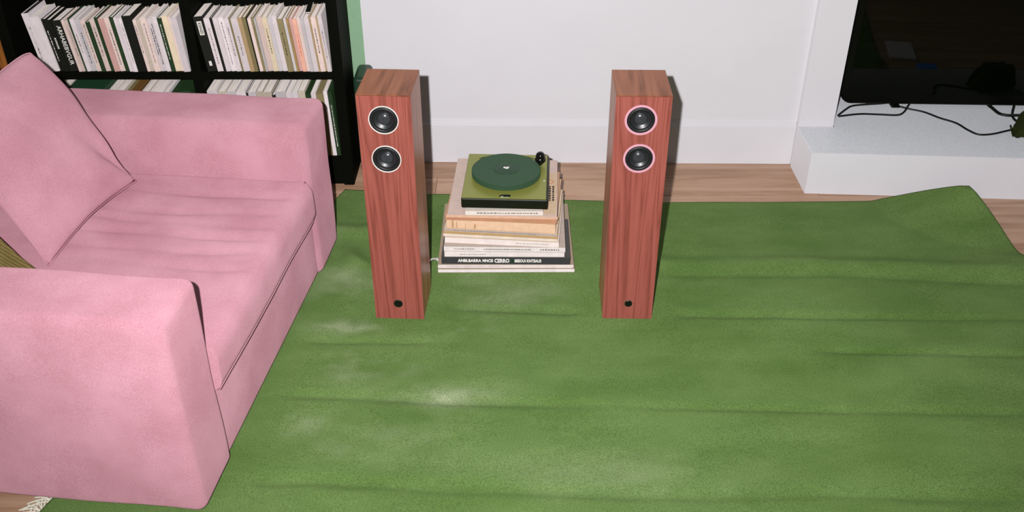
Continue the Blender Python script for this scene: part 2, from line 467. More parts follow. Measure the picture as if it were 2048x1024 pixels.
def rug_point(i, j):
    s, t = i / NX, j / NY
    far = RC['FL'].lerp(RC['FR'], s); near = RC['NL'].lerp(RC['NR'], s)
    p = near.lerp(far, t); x, y = p.x, p.y
    # wavy far edge, slightly bowed
    if t > 0.8:
        k = (t - 0.8) / 0.2
        y += k * k * (-0.05 * math.sin(math.pi * min(1, s * 1.15)) + 0.012 * noise.noise(Vector((x * 3, 0, 8.0))))
    fm = foot_mask(x, y)
    hc, nap = crease(x, y)
    left = sstep(0.25, -0.55, x)
    lump = 0.0028 * noise.noise(Vector((x * 3.2, y * 4.5, 1.7))) + left * 0.006 * noise.noise(Vector((x * 7, y * 9, 4.2)))
    under = sstep(-0.70, -0.62, x - 0.077 * (y - 1.85)) if y < 2.96 else 1.0      # flat beneath the sofa
    under = max(under, sstep(2.9, 3.0, y))
    z = (hc + lump * 0.8) * fm * (0.1 + 0.9 * under) - 0.001 * (1 - fm)
    z = max(z, -0.0095)
    # lifted far corner and the wave running into the side edge
    dc = (Vector((s * 2.4, t * 2.1)) - Vector((2.4, 2.1))).length
    lift = min(max(0.0, 1 - dc / 0.36), 0.90) / 0.90; lift = lift ** 1.2
    z += 0.106 * lift
    y -= 0.10 * lift ** 2 * 0.6
    x -= 0.035 * lift ** 2
    e = sstep(0.88, 1.0, s)
    z += 0.022 * e * math.exp(-((y - 2.79) / 0.06) ** 2)
    # brushed, paler pile on the worn side by the sofa and around the speaker
    n1 = noise.noise(Vector((x * 3.0, y * 4.4, 7.5))) + 0.5 * noise.noise(Vector((x * 7, y * 11, 6.5))) + 0.25 * noise.noise(Vector((x * 26, y * 34, 9.5)))
    patch = 0.35 * sstep(0.05, 0.8, n1) * sstep(0.15, -0.35, x) * sstep(1.75, 1.95, y) * sstep(3.2, 2.75, y)
    for wx, wy, rx, ry, a in WORN:
        e2 = ((x - wx) / rx) ** 2 + ((y - wy) / ry) ** 2
        if e2 < 6: patch += 2.2 * a * math.exp(-e2) * max(0.0, 0.65 + 1.8 * n1)
    nap = max(0, min(1, nap + 0.6 * patch))
    return (x, y, z), max(0, min(0.9, nap))
# brushed patches: centre, radii, strength
WORN = [(-0.47, 2.25, 0.10, 0.07, 0.55), (-0.30, 2.27, 0.06, 0.06, 0.45), (-0.52, 2.44, 0.11, 0.045, 0.5), (-0.42, 2.36, 0.10, 0.04, 0.4), (-0.16, 2.46, 0.09, 0.06, 0.4), (-0.12, 2.37, 0.07, 0.06, 0.3),
        (-0.24, 2.12, 0.14, 0.045, 0.5), (-0.62, 1.99, 0.08, 0.05, 0.45), (-0.66, 2.10, 0.06, 0.03, 0.3), (-0.60, 2.60, 0.08, 0.05, 0.3), (-0.52, 2.70, 0.09, 0.06, 0.3), (0.05, 2.62, 0.20, 0.07, 0.22),
        (0.30, 1.80, 0.35, 0.09, 0.14), (-0.50, 1.90, 0.06, 0.03, 0.25), (-0.33, 2.43, 0.14, 0.04, 0.3)]
verts, faces, naps = [], [], []
for j in range(NY + 1):
    for i in range(NX + 1):
        p, n_ = rug_point(i, j); verts.append(p); naps.append(n_)
W_ = NX + 1; off = W_ * (NY + 1)
for k in range(off):
    x, y, z = verts[k]; verts.append((x, y, max(z - 0.0105, FZ + 0.0005))); naps.append(0)
for j in range(NY):
    for i in range(NX):
        a = j * W_ + i; b, c, d = a + 1, a + W_ + 1, a + W_
        faces.append((a, b, c, d))
        if i % 1 == 0: faces.append((a + off, d + off, c + off, b + off))
rim = [i for i in range(W_)] + [j * W_ + NX for j in range(1, NY + 1)] + [NY * W_ + i for i in range(NX - 1, -1, -1)] + [j * W_ for j in range(NY - 1, 0, -1)]
for a, b in zip(rim, rim[1:] + rim[:1]): faces.append((a, a + off, b + off, b))
me = bpy.data.meshes.new('rug'); me.from_pydata(verts, [], faces); me.update()
at_ = me.attributes.new('nap', 'FLOAT', 'POINT'); at_.data.foreach_set('value', naps)
for p in me.polygons: p.use_smooth = True
me.materials.append(M['rug'])
rug = empty('rug', (0, 0, 0), 0, 'large green wool rug with creases and one lifted corner', 'rug')
pile = link('pile', me, None, rug)
# white yarn tassels on the edge that runs beneath the sofa
tme = None
for k in range(26):
    t = 0.16 + k * 0.017
    base = RC['NL'].lerp(RC['FL'], t)
    if tme is None:
        bm = bmesh.new()
        for q in range(6):
            a = (q - 2.5) * 0.16
            tube(bm, catmull([(0.004, a * 0.01, 0.004), (-0.02, a * 0.05 + 0.003 * (q % 2), 0.006 + 0.002 * (q % 3)), (-0.05, a * 0.14, 0.003)], 4), 0.0022, 5)
        o = obj('tassel', bm, M['tassel'], rug, True); tme = o.data
    else: o = link('tassel', tme, None, rug)
    o.location = (base.x, base.y, FZ + 0.002); o.rotation_euler = (0, 0, R(-16 + random.uniform(-28, 28)))

# ---------------------------------------------------------------- sofa
SY = R(-6.2)
sofa = empty('sofa', (-0.778, 1.662, 0.0), SY, 'pink wool sofa with low square arms and one seat cushion', 'sofa')
SL, SD, AH = 1.288, 1.15, 0.592        # length along local y, depth to local -x, arm height
G = 0.010
def arm_disp(p, d):
    q = p.copy()
    q += d * 0.004 * noise.noise(p * 5) 
    return q
for name_y in ((0.0, 0.20, AH), (SL - 0.228, SL, AH - 0.030)):
    obj('arm', soft_box(-SD, 0.022, name_y[0], name_y[1], G, name_y[2], 0.026, (16, 4, 10), arm_disp), M['pink'], sofa, True)
obj('seat_base', soft_box(-SD, 0.008, 0.18, SL - 0.20, G, 0.240, 0.016, (8, 12, 4)), M['pink'], sofa, True)
def seat_disp(p, d):
    q = p.copy()
    if d.z > 0.3:
        x, y = p.x, p.y                      # x from -0.95 to 0.05
        u = (y - SL / 2) / (SL / 2)
        crown = 0.012 * (1 - u * u) 
        yy = y - 0.10 * (x + 0.25) ** 2 * 2.0
        w = 0
        for y_c, A, wd in ((0.93, 0.0045, 0.020), (0.82, 0.005, 0.018), (0.75, 0.004, 0.014), (0.68, 0.0045, 0.016), (0.60, 0.0035, 0.015), (0.53, 0.003, 0.014)):
            dy = yy - y_c - 0.02 * noise.noise(Vector((x * 4, y_c * 9, 0)))
            w -= A * math.exp(-(dy / wd) ** 2) * sstep(-0.75, -0.35, x) * sstep(0.06, -0.06, x) * (0.7 + 0.8 * noise.noise(Vector((x * 5, y_c * 7, 2))))
        q.z += (crown + 2.4 * w) * min(1, d.z) + 0.004 * noise.noise(Vector((x * 3, y * 3, 5)))
    q.y = max(q.y, 0.199)                # flat against the arm
    if d.x > 0.3: q.x += 0.006 * noise.noise(Vector((0.3, p.y * 4, p.z * 6)))
    return q
SX = 0.036
sc_ = obj('seat_cushion', soft_box(-0.98, SX, 0.150, SL - 0.222, 0.236, 0.372, 0.038, (46, 90, 4), seat_disp), M['pink'], sofa, True)
# seams along the front edges of the seat cushion
def seam(zc, xc):
    pts = []
    for k in range(41):
        y = 0.20 + (SL - 0.427) * k / 40
        p = seat_disp(Vector((xc, y, zc)), Vector((0.6, 0, 0.6)) if zc > 0.3 else Vector((0.6, 0, -0.6)))
        dd = max(0.0, 0.038 - min(y - 0.150, (SL - 0.222) - y)); p.x -= 0.038 - math.sqrt(max(0.0, 0.038 ** 2 - dd ** 2))
        pts.append(p)
    return pts
obj('seam', tube(bmesh.new(), seam(0.3615, SX - 0.0125), 0.0020, 6), M['pink'], sc_, True)
obj('seam', tube(bmesh.new(), seam(0.2445, SX - 0.009), 0.0018, 6), M['pink'], sc_, True)
obj('backrest', soft_box(-SD - 0.02, -0.985, 0.12, SL - 0.12, G + 0.02, 0.80, 0.05, (4, 12, 8), arm_disp), M['pink'], sofa, True)
for lx in (-SD + 0.06, -0.075):
    for ly in (0.07, SL - 0.09):
        bm = bmesh.new(); lathe(bm, [(0.014, 0.0), (0.018, 0.004), (0.022, G + 0.012)], 14, Matrix.Translation((lx, ly, -0.0005)), True, True)
        obj('leg', bm, M['black_wood'], sofa, True, 40)

# ---------------------------------------------------------------- cushions on the sofa
def cushion(name, Rr, Bb, Tt, th, mat, label, seam_mat, wr=1.0):
    """Rr, Bb: the two lower corners, Tt: upper corner above Rr; thickness along the normal"""
    Rr, Bb, Tt = Vector(Rr), Vector(Bb), Vector(Tt); Lc = Bb + (Tt - Rr)
    cen = (Rr + Lc) / 2
    ex = (Bb - Rr); ey = (Tt - Rr); nz = ex.cross(ey).normalized()
    if nz.x < 0: nz = -nz
    root = empty(name, (cen.x, cen.y, min(Rr.z, Bb.z)), 0, label, 'cushion')
    base = Vector((cen.x, cen.y, min(Rr.z, Bb.z)))
    bm = bmesh.new(); n = 44; grid = {}
    def pt(i, j, s):
        u, v = 2 * i / n - 1, 2 * j / n - 1
        pin = 1 - 0.085 * ((1 - abs(v) ** 1.6) * abs(u) ** 2.5); pin2 = 1 - 0.085 * ((1 - abs(u) ** 1.6) * abs(v) ** 2.5)
        uu, vv = u * pin, v * pin2
        if u < 0: uu *= 1 + wr * (0.10 * math.exp(-((v - 0.30) / 0.42) ** 2) - 0.10 * math.exp(-((v + 0.62) / 0.24) ** 2)) * (-u) ** 3
        blunt = 1 - 0.07 * wr * max(0, -u) ** 5 * max(0, v) ** 5
        uu *= blunt; vv *= blunt
        prof_ = max(0.0, (1 - abs(u) ** 2.6)) ** 0.55 * max(0.0, (1 - abs(v) ** 2.6)) ** 0.55
        h_ = th / 2 * prof_
        p = cen + ex * (uu / 2) + ey * (vv / 2)
        w = 0
        if s > 0:
            # soft folds running in from the lower corner near Rr (u=-1, v=-1)
            du, dv = u + 1, v + 1
            ang = math.atan2(dv, du + 1e-6); rad = math.hypot(du, dv)
            w = wr * 0.013 * math.cos(ang * 9 + 0.7) * math.exp(-((rad - 0.60) / 0.42) ** 2) * prof_ ** 0.7
            w += 0.005 * noise.noise(Vector((u * 2.2, v * 2.2, th * 40))) * prof_
        return p + nz * (s * h_ + w) - base
    for s in (1, -1):
        for i in range(n + 1):
            for j in range(n + 1):
                edge = i in (0, n) or j in (0, n)
                if s < 0 and edge: grid[(s, i, j)] = grid[(1, i, j)]
                else: grid[(s, i, j)] = bm.verts.new(pt(i, j, s))
        for i in range(n):
            for j in range(n):
                q = [grid[(s, i, j)], grid[(s, i + 1, j)], grid[(s, i + 1, j + 1)], grid[(s, i, j + 1)]]
                bm.faces.new(q if s > 0 else q[::-1])
    loop = [(i, 0) for i in range(n)] + [(n, j) for j in range(n)] + [(n - i, n) for i in range(n)] + [(0, n - j) for j in range(n)]
    rimp = [pt(i, j, 1) for i, j in loop]
    body = obj('cushion_body', bm, mat, root, True)
    obj('seam', tube(bmesh.new(), rimp, 0.0022, 6, closed=True), seam_mat, body, True)
    return root
ZS = 0.385
cushion('throw_cushion', (-1.180, 2.685, ZS + 0.004), (-1.262, 2.20, ZS + 0.004), (-1.44, 2.765, 0.80), 0.150, M['pink'], 'pink wool throw cushion leaning at the back of the sofa', M['pink'])
cushion('throw_cushion', (-1.275, 2.165, ZS + 0.012), (-1.31, 1.90, ZS + 0.012), (-1.50, 2.215, 0.66), 0.075, M['olive_cord'], 'olive brown corduroy throw cushion tucked behind the near sofa arm', M['olive_cord'], 0.3)

# ---------------------------------------------------------------- floor-standing speakers
def torus_prof(r, rr, z, n=8, a0=0, a1=180):
    return [(r + rr * math.cos(R(a0 + (a1 - a0) * k / n)), z + rr * math.sin(R(a0 + (a1 - a0) * k / n))) for k in range(n + 1)]
def speaker(x0, x1, yf, H, depth, label, ring_mat, ring_w, rout, drivers, badge, rz=0.0):
    W = x1 - x0
    root = empty('floor_speaker', ((x0 + x1) / 2, yf, 0.0), rz, label, 'speaker')
    hw = W / 2
    obj('cabinet', bx(bmesh.new(), -hw, hw, 0.008, depth, 0, H - 0.004, 0.0015, 2), M['walnut_side'], root)
    # front baffle with real openings for the two drivers
    bm = bmesh.new(); seg = 40; yb = 0.0
    front = bmesh.new()
    outer = [(-hw, 0), (hw, 0), (hw, H - 0.004), (-hw, H - 0.004)]
    zs = sorted(z for _, z in drivers); zm = (zs[0] + zs[1]) / 2
    def panel_with_hole(zlo, zhi, cx, cz, r):
        c4 = [(-hw + 0.0012, zlo), (hw - 0.0012, zlo), (hw - 0.0012, zhi), (-hw + 0.0012, zhi)]
        ring = [front.verts.new((cx + r * math.cos(2 * math.pi * k / seg), yb, cz + r * math.sin(2 * math.pi * k / seg))) for k in range(seg)]
        # square boundary points matching each ring vertex
        sq = []
        for k in range(seg):
            a = 2 * math.pi * k / seg; dx, dz = math.cos(a), math.sin(a)
            tx = ((c4[1][0] - cx) / dx if dx > 1e-9 else ((c4[0][0] - cx) / dx if dx < -1e-9 else 1e9))
            tz = ((zhi - cz) / dz if dz > 1e-9 else ((zlo - cz) / dz if dz < -1e-9 else 1e9))
            t = min(tx, tz); sq.append(front.verts.new((cx + dx * t, yb, cz + dz * t)))
        for k in range(seg):
            j = (k + 1) % seg
            front.faces.new((ring[k], ring[j], sq[j], sq[k]))
            ca, cb = sq[k].co, sq[j].co
            if abs(ca.x - cb.x) > 1e-6 and abs(ca.z - cb.z) > 1e-6:
                cxn = c4[1][0] if (ca.x + cb.x) / 2 > cx else c4[0][0]; czn = zhi if (ca.z + cb.z) / 2 > cz else zlo
                front.faces.new((sq[k], sq[j], front.verts.new((cxn, yb, czn))))
        inner = [front.verts.new((v.co.x, yb + 0.008, v.co.z)) for v in ring]
        for k in range(seg):
            j = (k + 1) % seg; front.faces.new((ring[j], ring[k], inner[k], inner[j]))
    zlow = zs[0] - 0.0605
    bx(front, -hw + 0.0012, hw - 0.0012, 0.0, 0.0085, 0, zlow)
    (xa, za), (xb, zb) = sorted(drivers, key=lambda d: d[1])
    panel_with_hole(zlow, zm, xa, za, rout - 0.004); panel_with_hole(zm, H - 0.004, xb, zb, rout - 0.004)
    # thin edges of the baffle
    for sx in (-1, 1):
        bx(front, sx * hw - (0.0012 if sx > 0 else 0), sx * hw + (0.0012 if sx < 0 else 0), 0.0006, 0.0085, 0, H - 0.004)
    obj('front_baffle', front, M['rosewood'], root)
    top = obj('top_panel', bx(bmesh.new(), -hw, hw, 0.001, depth, H - 0.004, H, 0.0008, 1), M['walnut_top'], root)
    rotm = Matrix.Rotation(R(90), 4, 'X')
    for (dx, dz) in drivers:
        base_m = Matrix.Translation((dx, 0, dz)) @ rotm            # lathe +z points out of the baffle (-y)
        d = obj('driver', lathe(bmesh.new(), torus_prof(rout - ring_w - 0.006, 0.0058, -0.001), 48, base_m), M['rubber'], root, True)
        obj('ring', lathe(bmesh.new(), [(rout, -0.0005), (rout, 0.0022), (rout - 0.0008, 0.003), (rout - ring_w + 0.0008, 0.003), (rout - ring_w, 0.0022), (rout - ring_w, -0.004)], 56, base_m), M[ring_mat], d, True, 35)
        ri = rout - ring_w - 0.012
        obj('cone', lathe(bmesh.new(), [(rout - ring_w + 0.0004, -0.0075), (rout - ring_w - 0.001, -0.003), (ri, -0.0015), (ri - 0.003, -0.004), (ri * 0.66, -0.0068), (ri * 0.62, -0.0060), (ri * 0.60, -0.0072)], 48, base_m), M['cone'], d, True, 50)
        rc = ri * 0.62
        obj('dust_cap', lathe(bmesh.new(), [(rc * math.cos(R(a)) + 1e-5, -0.0072 + rc * 0.42 * math.sin(R(a))) for a in range(0, 91, 10)], 36, base_m), M['cap'], d, True)
    bxm = Matrix.Translation((badge[0], 0, badge[1])) @ rotm; br = badge[2]
    b = obj('badge', lathe(bmesh.new(), [(br, -0.0005), (br, 0.0012), (br * 0.93, 0.0022), (br * 0.80, 0.0026), (br * 0.5, 0.0034), (0.0004, 0.0038)], 30, bxm), M['gloss_black'], root, True, 50)
    obj('badge_rim', lathe(bmesh.new(), [(br + 0.0008, -0.0005), (br + 0.0008, 0.0014), (br - 0.0004, 0.0018), (br - 0.0006, 0.0)], 30, bxm), M['dark_green'], b, True, 50)
    return root
speaker(-0.4335, -0.2800, 2.483, 0.767, 0.186, 'reddish wood floor speaker with thin white driver rings, beside the sofa', 'silver', 0.0026, 0.0428,
        [(-0.003, 0.691), (-0.003, 0.569)], (-0.002, 0.059, 0.0135, True), R(-3.2))
speaker(0.2880, 0.4440, 2.483, 0.765, 0.186, 'reddish wood floor speaker with wide pink driver rings, towards the hearth', 'pink_ring', 0.0062, 0.0458,
        [(-0.005, 0.691), (-0.002, 0.571)], (0.001, 0.059, 0.0115, False), R(-1.0))

# ---------------------------------------------------------------- stack of books under the turntable
WHITE, CREAM = (226, 216, 214), (226, 206, 192)
def flat_book(x0, x1, yf, yb, z0, z1, col, rz, label, spine_marks=None, cover_col=None, name='book', pages=True):
    cx = (x0 + x1) / 2; w = (x1 - x0) / 2; d = yb - yf; t = z1 - z0
    root = empty(name, (cx, yf + d / 2, z0), R(rz), label, 'book', 'books stacked under the turntable')
    hd = d / 2; ct = min(0.0016, t * 0.22)
    bm = bmesh.new(); cm = cover(cover_col or col)
    bx(bm, -w, w, -hd, hd, 0, ct); bx(bm, -w, w, -hd, hd, t - ct, t)
    o = obj('cover', bm, cm, root)
    bm = bmesh.new(); bx(bm, -w, w, -hd, -hd + 0.0018, ct, t - ct); obj('spine', bm, cover(col), root)
    bm = bmesh.new(); bx(bm, -w + 0.003, w - 0.002, -hd + 0.0018, hd - 0.003, ct, t - ct); obj('page_block', bm, M['pages'], root)
    if spine_marks:
        rnd = random.Random(int(x0 * 1e4) + int(z0 * 1e4))
        for (a, b, hgt) in spine_marks:
            x = a; mk = bmesh.new()
            while x < b:
                l = rnd.uniform(0.003, 0.010)
                bx(mk, x, min(x + l, b), -hd - 0.0003, -hd + 0.0004, t * 0.5 - hgt / 2, t * 0.5 + hgt / 2 * rnd.uniform(0.3, 1))
                x += l + rnd.uniform(0.0012, 0.003)
            obj('lettering', mk, M['grey_ink'], root)
    return root
SG = 0.0004
stk = [  # x0, x1, yfront, yback, z0, z1, spine colour, yaw, label, marks, cover colour
    (-0.253, 0.212, 2.745, 3.17, 0.000, 0.0155, (228, 220, 220), 0.3, 'wide white album at the bottom of the book stack', None, (150, 130, 110)),
    (-0.252, 0.209, 2.746, 3.16, 0.0159, 0.0325, (224, 212, 210), 0.0, 'wide white album with taupe cover, second from the bottom of the stack', [(-0.2, -0.02, 0.0012)], (158, 138, 118)),
    (-0.238, 0.199, 2.747, 3.00, 0.0329, 0.0610, (58, 58, 60), -0.6, 'charcoal grey magazine with bold white lettering in the book stack', None, (70, 68, 66)),
    (-0.227, 0.178, 2.749, 3.08, 0.0614, 0.0800, WHITE, -0.4, 'white book lying on the charcoal magazine in the stack', [(-0.15, -0.06, 0.002)], None),
    (-0.226, 0.183, 2.750, 3.10, 0.0804, 0.1010, (222, 214, 212), -1.2, 'white book with a row of small grey lettering in the stack', [(-0.17, -0.10, 0.003), (-0.07, 0.09, 0.004), (0.12, 0.185, 0.005)], (176, 160, 150)),
    (-0.213, 0.172, 2.758, 3.09, 0.1014, 0.1240, (230, 218, 214), -5.0, 'thick plain off-white book in the middle of the stack', [(0.05, 0.16, 0.0016)], (206, 192, 182)),
    (-0.216, 0.169, 2.760, 3.10, 0.1244, 0.1370, (224, 210, 198), -5.6, 'cream paperback lying above the thick off-white book', None, (190, 160, 120)),
    (-0.214, 0.168, 2.760, 3.08, 0.1374, 0.1440, (186, 154, 108), -5.8, 'thin tan booklet in the middle of the stack', None, None),
    (-0.214, 0.166, 2.762, 3.07, 0.1444, 0.1540, (176, 164, 158), -5.8, 'thin grey magazine under the peach coloured book', [(-0.16, 0.12, 0.002)], (200, 180, 160)),
    (-0.203, 0.161, 2.764, 3.08, 0.1544, 0.1910, (224, 190, 160), -6.0, 'thick book with a stained peach spine in the stack', None, (196, 160, 124)),
    (-0.211, 0.160, 2.762, 3.09, 0.1914, 0.2110, (190, 138, 106), -4.0, 'worn orange-brown book near the top of the stack', None, (180, 140, 110)),
]
books = []
for (x0, x1, yf, yb, z0, z1, col, rz, lab, marks, cc) in stk:
    books.append(flat_book(x0, x1, yf, yb, z0, z1, col, rz, lab, marks, cc))
# bold lettering on the charcoal magazine's spine
tm = books[2]; hd = (3.00 - 2.747) / 2
def fit_text(t, w, hgt):
    xs = [v.co.x for v in t.data.vertices]; ys = [v.co.y for v in t.data.vertices]
    kx, ky = w / (max(xs) - min(xs)), hgt / (max(ys) - min(ys)); mx_, my_ = (max(xs) + min(xs)) / 2, (max(ys) + min(ys)) / 2
    for v in t.data.vertices: v.co.x = (v.co.x - mx_) * kx; v.co.y = (v.co.y - my_) * ky
for txt, cx, w_, hh in (('ANBI.BARRA', -0.123, 0.080, 0.0125), ('MNCIS', -0.061, 0.036, 0.0125), ('CERRO', -0.0135, 0.051, 0.0160), ('BEEOUI KNTEAUS', 0.075, 0.090, 0.0125)):
    t = text_mesh(txt, 0.016, 'lettering', M['white_ink'], tm, bold=0.0006); fit_text(t, w_, hh)
    t.rotation_euler = (R(90), 0, 0); t.location = (cx, -hd - 0.0003, 0.0140)
obj('green_mark', bx(bmesh.new(), 0.016, 0.026, -hd - 0.0004, -hd + 0.0004, 0.008, 0.020), M['dark_green'], tm)
# stains on the peach book
for x, w_, hgt in ((-0.165, 0.006, 0.028), (-0.150, 0.003, 0.024), (-0.120, 0.002, 0.02), (-0.09, 0.006, 0.018)):
    obj('stain', bx(bmesh.new(), x, x + w_, -0.1583, -0.1575, 0.003, 0.003 + hgt), cover((190, 150, 108)), books[9])
# record sleeve on top, with printed panel along its right side
sl = empty('record_sleeve', (-0.013, 2.955, 0.2114), R(-2.4), 'worn pinkish grey record sleeve under the turntable', 'record sleeve')
bm = bmesh.new(); bx(bm, -0.193, 0.170, -0.205, 0.20, 0, 0.010, 0.0012, 1); obj('sleeve_board', bm, cover((196, 174, 164)), sl)
bm = bmesh.new(); bx(bm, -0.195, 0.172, -0.2066, -0.2036, 0.0006, 0.0094); obj('spine', bm, cover((216, 176, 150)), sl)
bm = bmesh.new(); bx(bm, 0.112, 0.166, -0.19, 0.10, 0.010, 0.0106); pnl = obj('printed_panel', bm, cover((196, 170, 140)), sl)
mk = bmesh.new(); rnd = random.Random(3)
for r_ in range(4):
    y = -0.10
    while y < 0.0:
        l = rnd.uniform(0.006, 0.016)
        bx(mk, 0.120 + r_ * 0.011, 0.126 + r_ * 0.011, y, y + l, 0.0104, 0.0110); y += l + 0.004
obj('lettering', mk, M['dark_ink'], pnl)
obj('circle_mark', tube(bmesh.new(), [(0.142 + 0.014 * math.cos(a * 0.35), 0.035 + 0.014 * math.sin(a * 0.35), 0.0108) for a in range(18)], 0.0009, 5, closed=True), M['red_ink'], pnl)
b12 = flat_book(-0.152, 0.104, 2.752, 3.04, 0.2222, 0.2395, (222, 212, 204), -0.6, 'off-white magazine pile topmost in the stack, right under the turntable', [(-0.09, 0.11, 0.004)], (200, 190, 180))

# ---------------------------------------------------------------- turntable
TZ = 0.240
tt = empty('turntable', (-0.0180, 2.912, TZ), R(-2.6), 'dark olive turntable with green platter on top of the book stack', 'turntable')
tw, td = 0.142, 0.158
body = obj('plinth', bx(bmesh.new(), -tw, tw, -td, td, 0.006, 0.0425, 0.004, 2), M['plinth'], tt)
plate = obj('top_plate', bx(bmesh.new(), -tw + 0.0015, tw - 0.006, -td + 0.0015, td - 0.0015, 0.0425, 0.0450, 0.0006, 1), M['olive_metal'], tt)
for fx in (-0.115, 0.115):
    for fy in (-0.13, 0.13):
        obj('foot', lathe(bmesh.new(), [(0.011, -0.0005), (0.013, 0.003), (0.012, 0.0075)], 16, Matrix.Translation((fx, fy, 0)), True, True), M['rubber'], tt, True, 40)
pc = Vector((-0.002, 0.000, 0.0))
pr = 0.1165
plat = obj('platter', lathe(bmesh.new(), [(0.0004, 0.049), (pr - 0.012, 0.049), (pr - 0.001, 0.0505), (pr, 0.052), (pr, 0.0685), (pr - 0.0015, 0.070), (0.044, 0.070), (0.0435, 0.0688), (0.0420, 0.0688), (0.0415, 0.070), (0.0004, 0.070)], 72, Matrix.Translation(pc)), M['platter'], tt, True, 30)
obj('bearing', lathe(bmesh.new(), [(0.03, 0.0445), (0.03, 0.0492)], 24, Matrix.Translation(pc), True, True), M['plinth'], plat)
lab_ = obj('centre_label', lathe(bmesh.new(), [(0.0410, 0.0694), (0.0410, 0.0704), (0.0400, 0.0707), (0.0004, 0.0707)], 40, Matrix.Translation(pc)), M['platter_label'], plat, True, 30)
t = text_mesh('egi', 0.0180, 'lettering', M['white_ink'], lab_, bold=0.0004); t.location = (pc.x, pc.y + 0.010, 0.0711)
arc = lambda a0, a1, r_: [(pc.x + r_ * math.cos(R(a0 + (a1 - a0) * k / 14)), pc.y + r_ * math.sin(R(a0 + (a1 - a0) * k / 14)), 0.0452) for k in range(15)]
obj('printed_arc', tube(bmesh.new(), arc(106, 130, 0.1550), 0.0014, 5), M['plinth'], plate)
obj('printed_arc', tube(bmesh.new(), arc(52, 74, 0.1550), 0.0014, 5), M['plinth'], plate)
bm = bmesh.new(); ap = arc(124, 128, 0.155)[7]
vts = [bm.verts.new((ap[0] + a, ap[1] + b, 0.0456)) for a, b in ((-0.006, -0.006), (0.006, 0.002), (0.002, 0.007))]; bm.faces.new(vts)
obj('printed_arrow', bm, M['plinth'], plate)
bm = bmesh.new(); pts_ = [(-0.019, 0), (-0.012, 0.008), (0.0, 0.0095), (0.019, 0.0095), (0.020, 0.0), (0.016, -0.006), (-0.012, -0.007)]
lo = [bm.verts.new((a, -0.143 + b, 0.0448)) for a, b in pts_]; hi_ = [bm.verts.new((a, -0.143 + b, 0.0462)) for a, b in pts_]
bm.faces.new(hi_); bm.faces.new(lo[::-1])
for i in range(len(pts_)):
    j = (i + 1) % len(pts_); bm.faces.new((lo[i], lo[j], hi_[j], hi_[i]))
em = obj('front_emblem', bm, M['gloss_black'], tt)
obj('emblem_mark', bx(bmesh.new(), -0.013, -0.004, -0.1475, -0.1458, 0.0460, 0.0466), M['silver'], em)
# tonearm pivot: a black ball on a tapering post
px_, py_ = 0.112, 0.080
pv = obj('tonearm_pivot', lathe(bmesh.new(), [(0.003, 0.0445), (0.006, 0.047), (0.0185, 0.064), (0.0190, 0.071), (0.0155, 0.076)], 28, Matrix.Translation((px_, py_, 0)), True, True), M['gloss_black'], tt, True, 50)
obj('pivot_ball', lathe(bmesh.new(), [(0.0160 * math.sin(R(a)) + 1e-5, 0.081 - 0.0160 * math.cos(R(a))) for a in range(20, 181, 16)], 28, Matrix.Translation((px_, py_, 0))), M['gloss_black'], pv, True)
obj('indicator_dot', lathe(bmesh.new(), [(0.0022, 0.0448), (0.0022, 0.0464), (0.0004, 0.0468)], 12, Matrix.Translation((0.128, -0.033, 0))), M['white_ink'], tt, True)

# white lead coming out between speaker and stack
obj_ = obj('speaker_lead', tube(bmesh.new(), catmull([(-0.29, 2.70, 0.06), (-0.275, 2.755, 0.046), (-0.262, 2.79, 0.026), (-0.254, 2.80, 0.012), (-0.262, 2.83, 0.004)], 6), 0.0032, 8), M['white_cable'], None, True)
setprops(obj_, 'short white lead running from the speaker beside the sofa to the book stack', 'cable')

# ---------------------------------------------------------------- bookshelf
BX0, BX1, BF, BB = -1.862, -0.626, 3.385, 3.600
PZ0, PZ1 = 0.436, 0.462          # middle shelf
LZ0, LZ1 = 0.045, 0.112          # bottom shelf
shelf = empty('bookshelf', ((BX0 + BX1) / 2, (BF + BB) / 2, FZ), 0, 'black open bookshelf packed with paperbacks behind the sofa', 'bookshelf')
def sbox(name, x0, x1, y0, y1, z0, z1, bev=0.0015):
    cx, cy = (BX0 + BX1) / 2, (BF + BB) / 2
    return obj(name, bx(bmesh.new(), x0 - cx, x1 - cx, y0 - cy, y1 - cy, z0 - FZ, z1 - FZ, bev, 1), M['black_wood'], shelf)
DX0, DX1 = -1.190, -1.152
sbox('side_panel', BX0, BX0 + 0.040, BF, BB, FZ, 1.52); sbox('side_panel', BX1 - 0.040, BX1, BF, BB, FZ, 1.52)
sbox('divider', DX0, DX1, BF + 0.004, BB - 0.012, LZ1, 1.50)
sbox('back_panel', BX0 + 0.034, BX1 - 0.038, BB - 0.012, BB, LZ0, 1.50, 0)
for z0, z1 in ((LZ0, LZ1), (PZ0, PZ1), (0.815, 0.841), (1.16, 1.186), (1.495, 1.52)):
    sbox('shelf', BX0 + 0.034, BX1 - 0.038, BF + 0.002, BB - 0.01, z0, z1)
sbox('plinth', BX0 + 0.034, BX1 - 0.038, BF + 0.012, BF + 0.03, FZ, LZ0, 0)

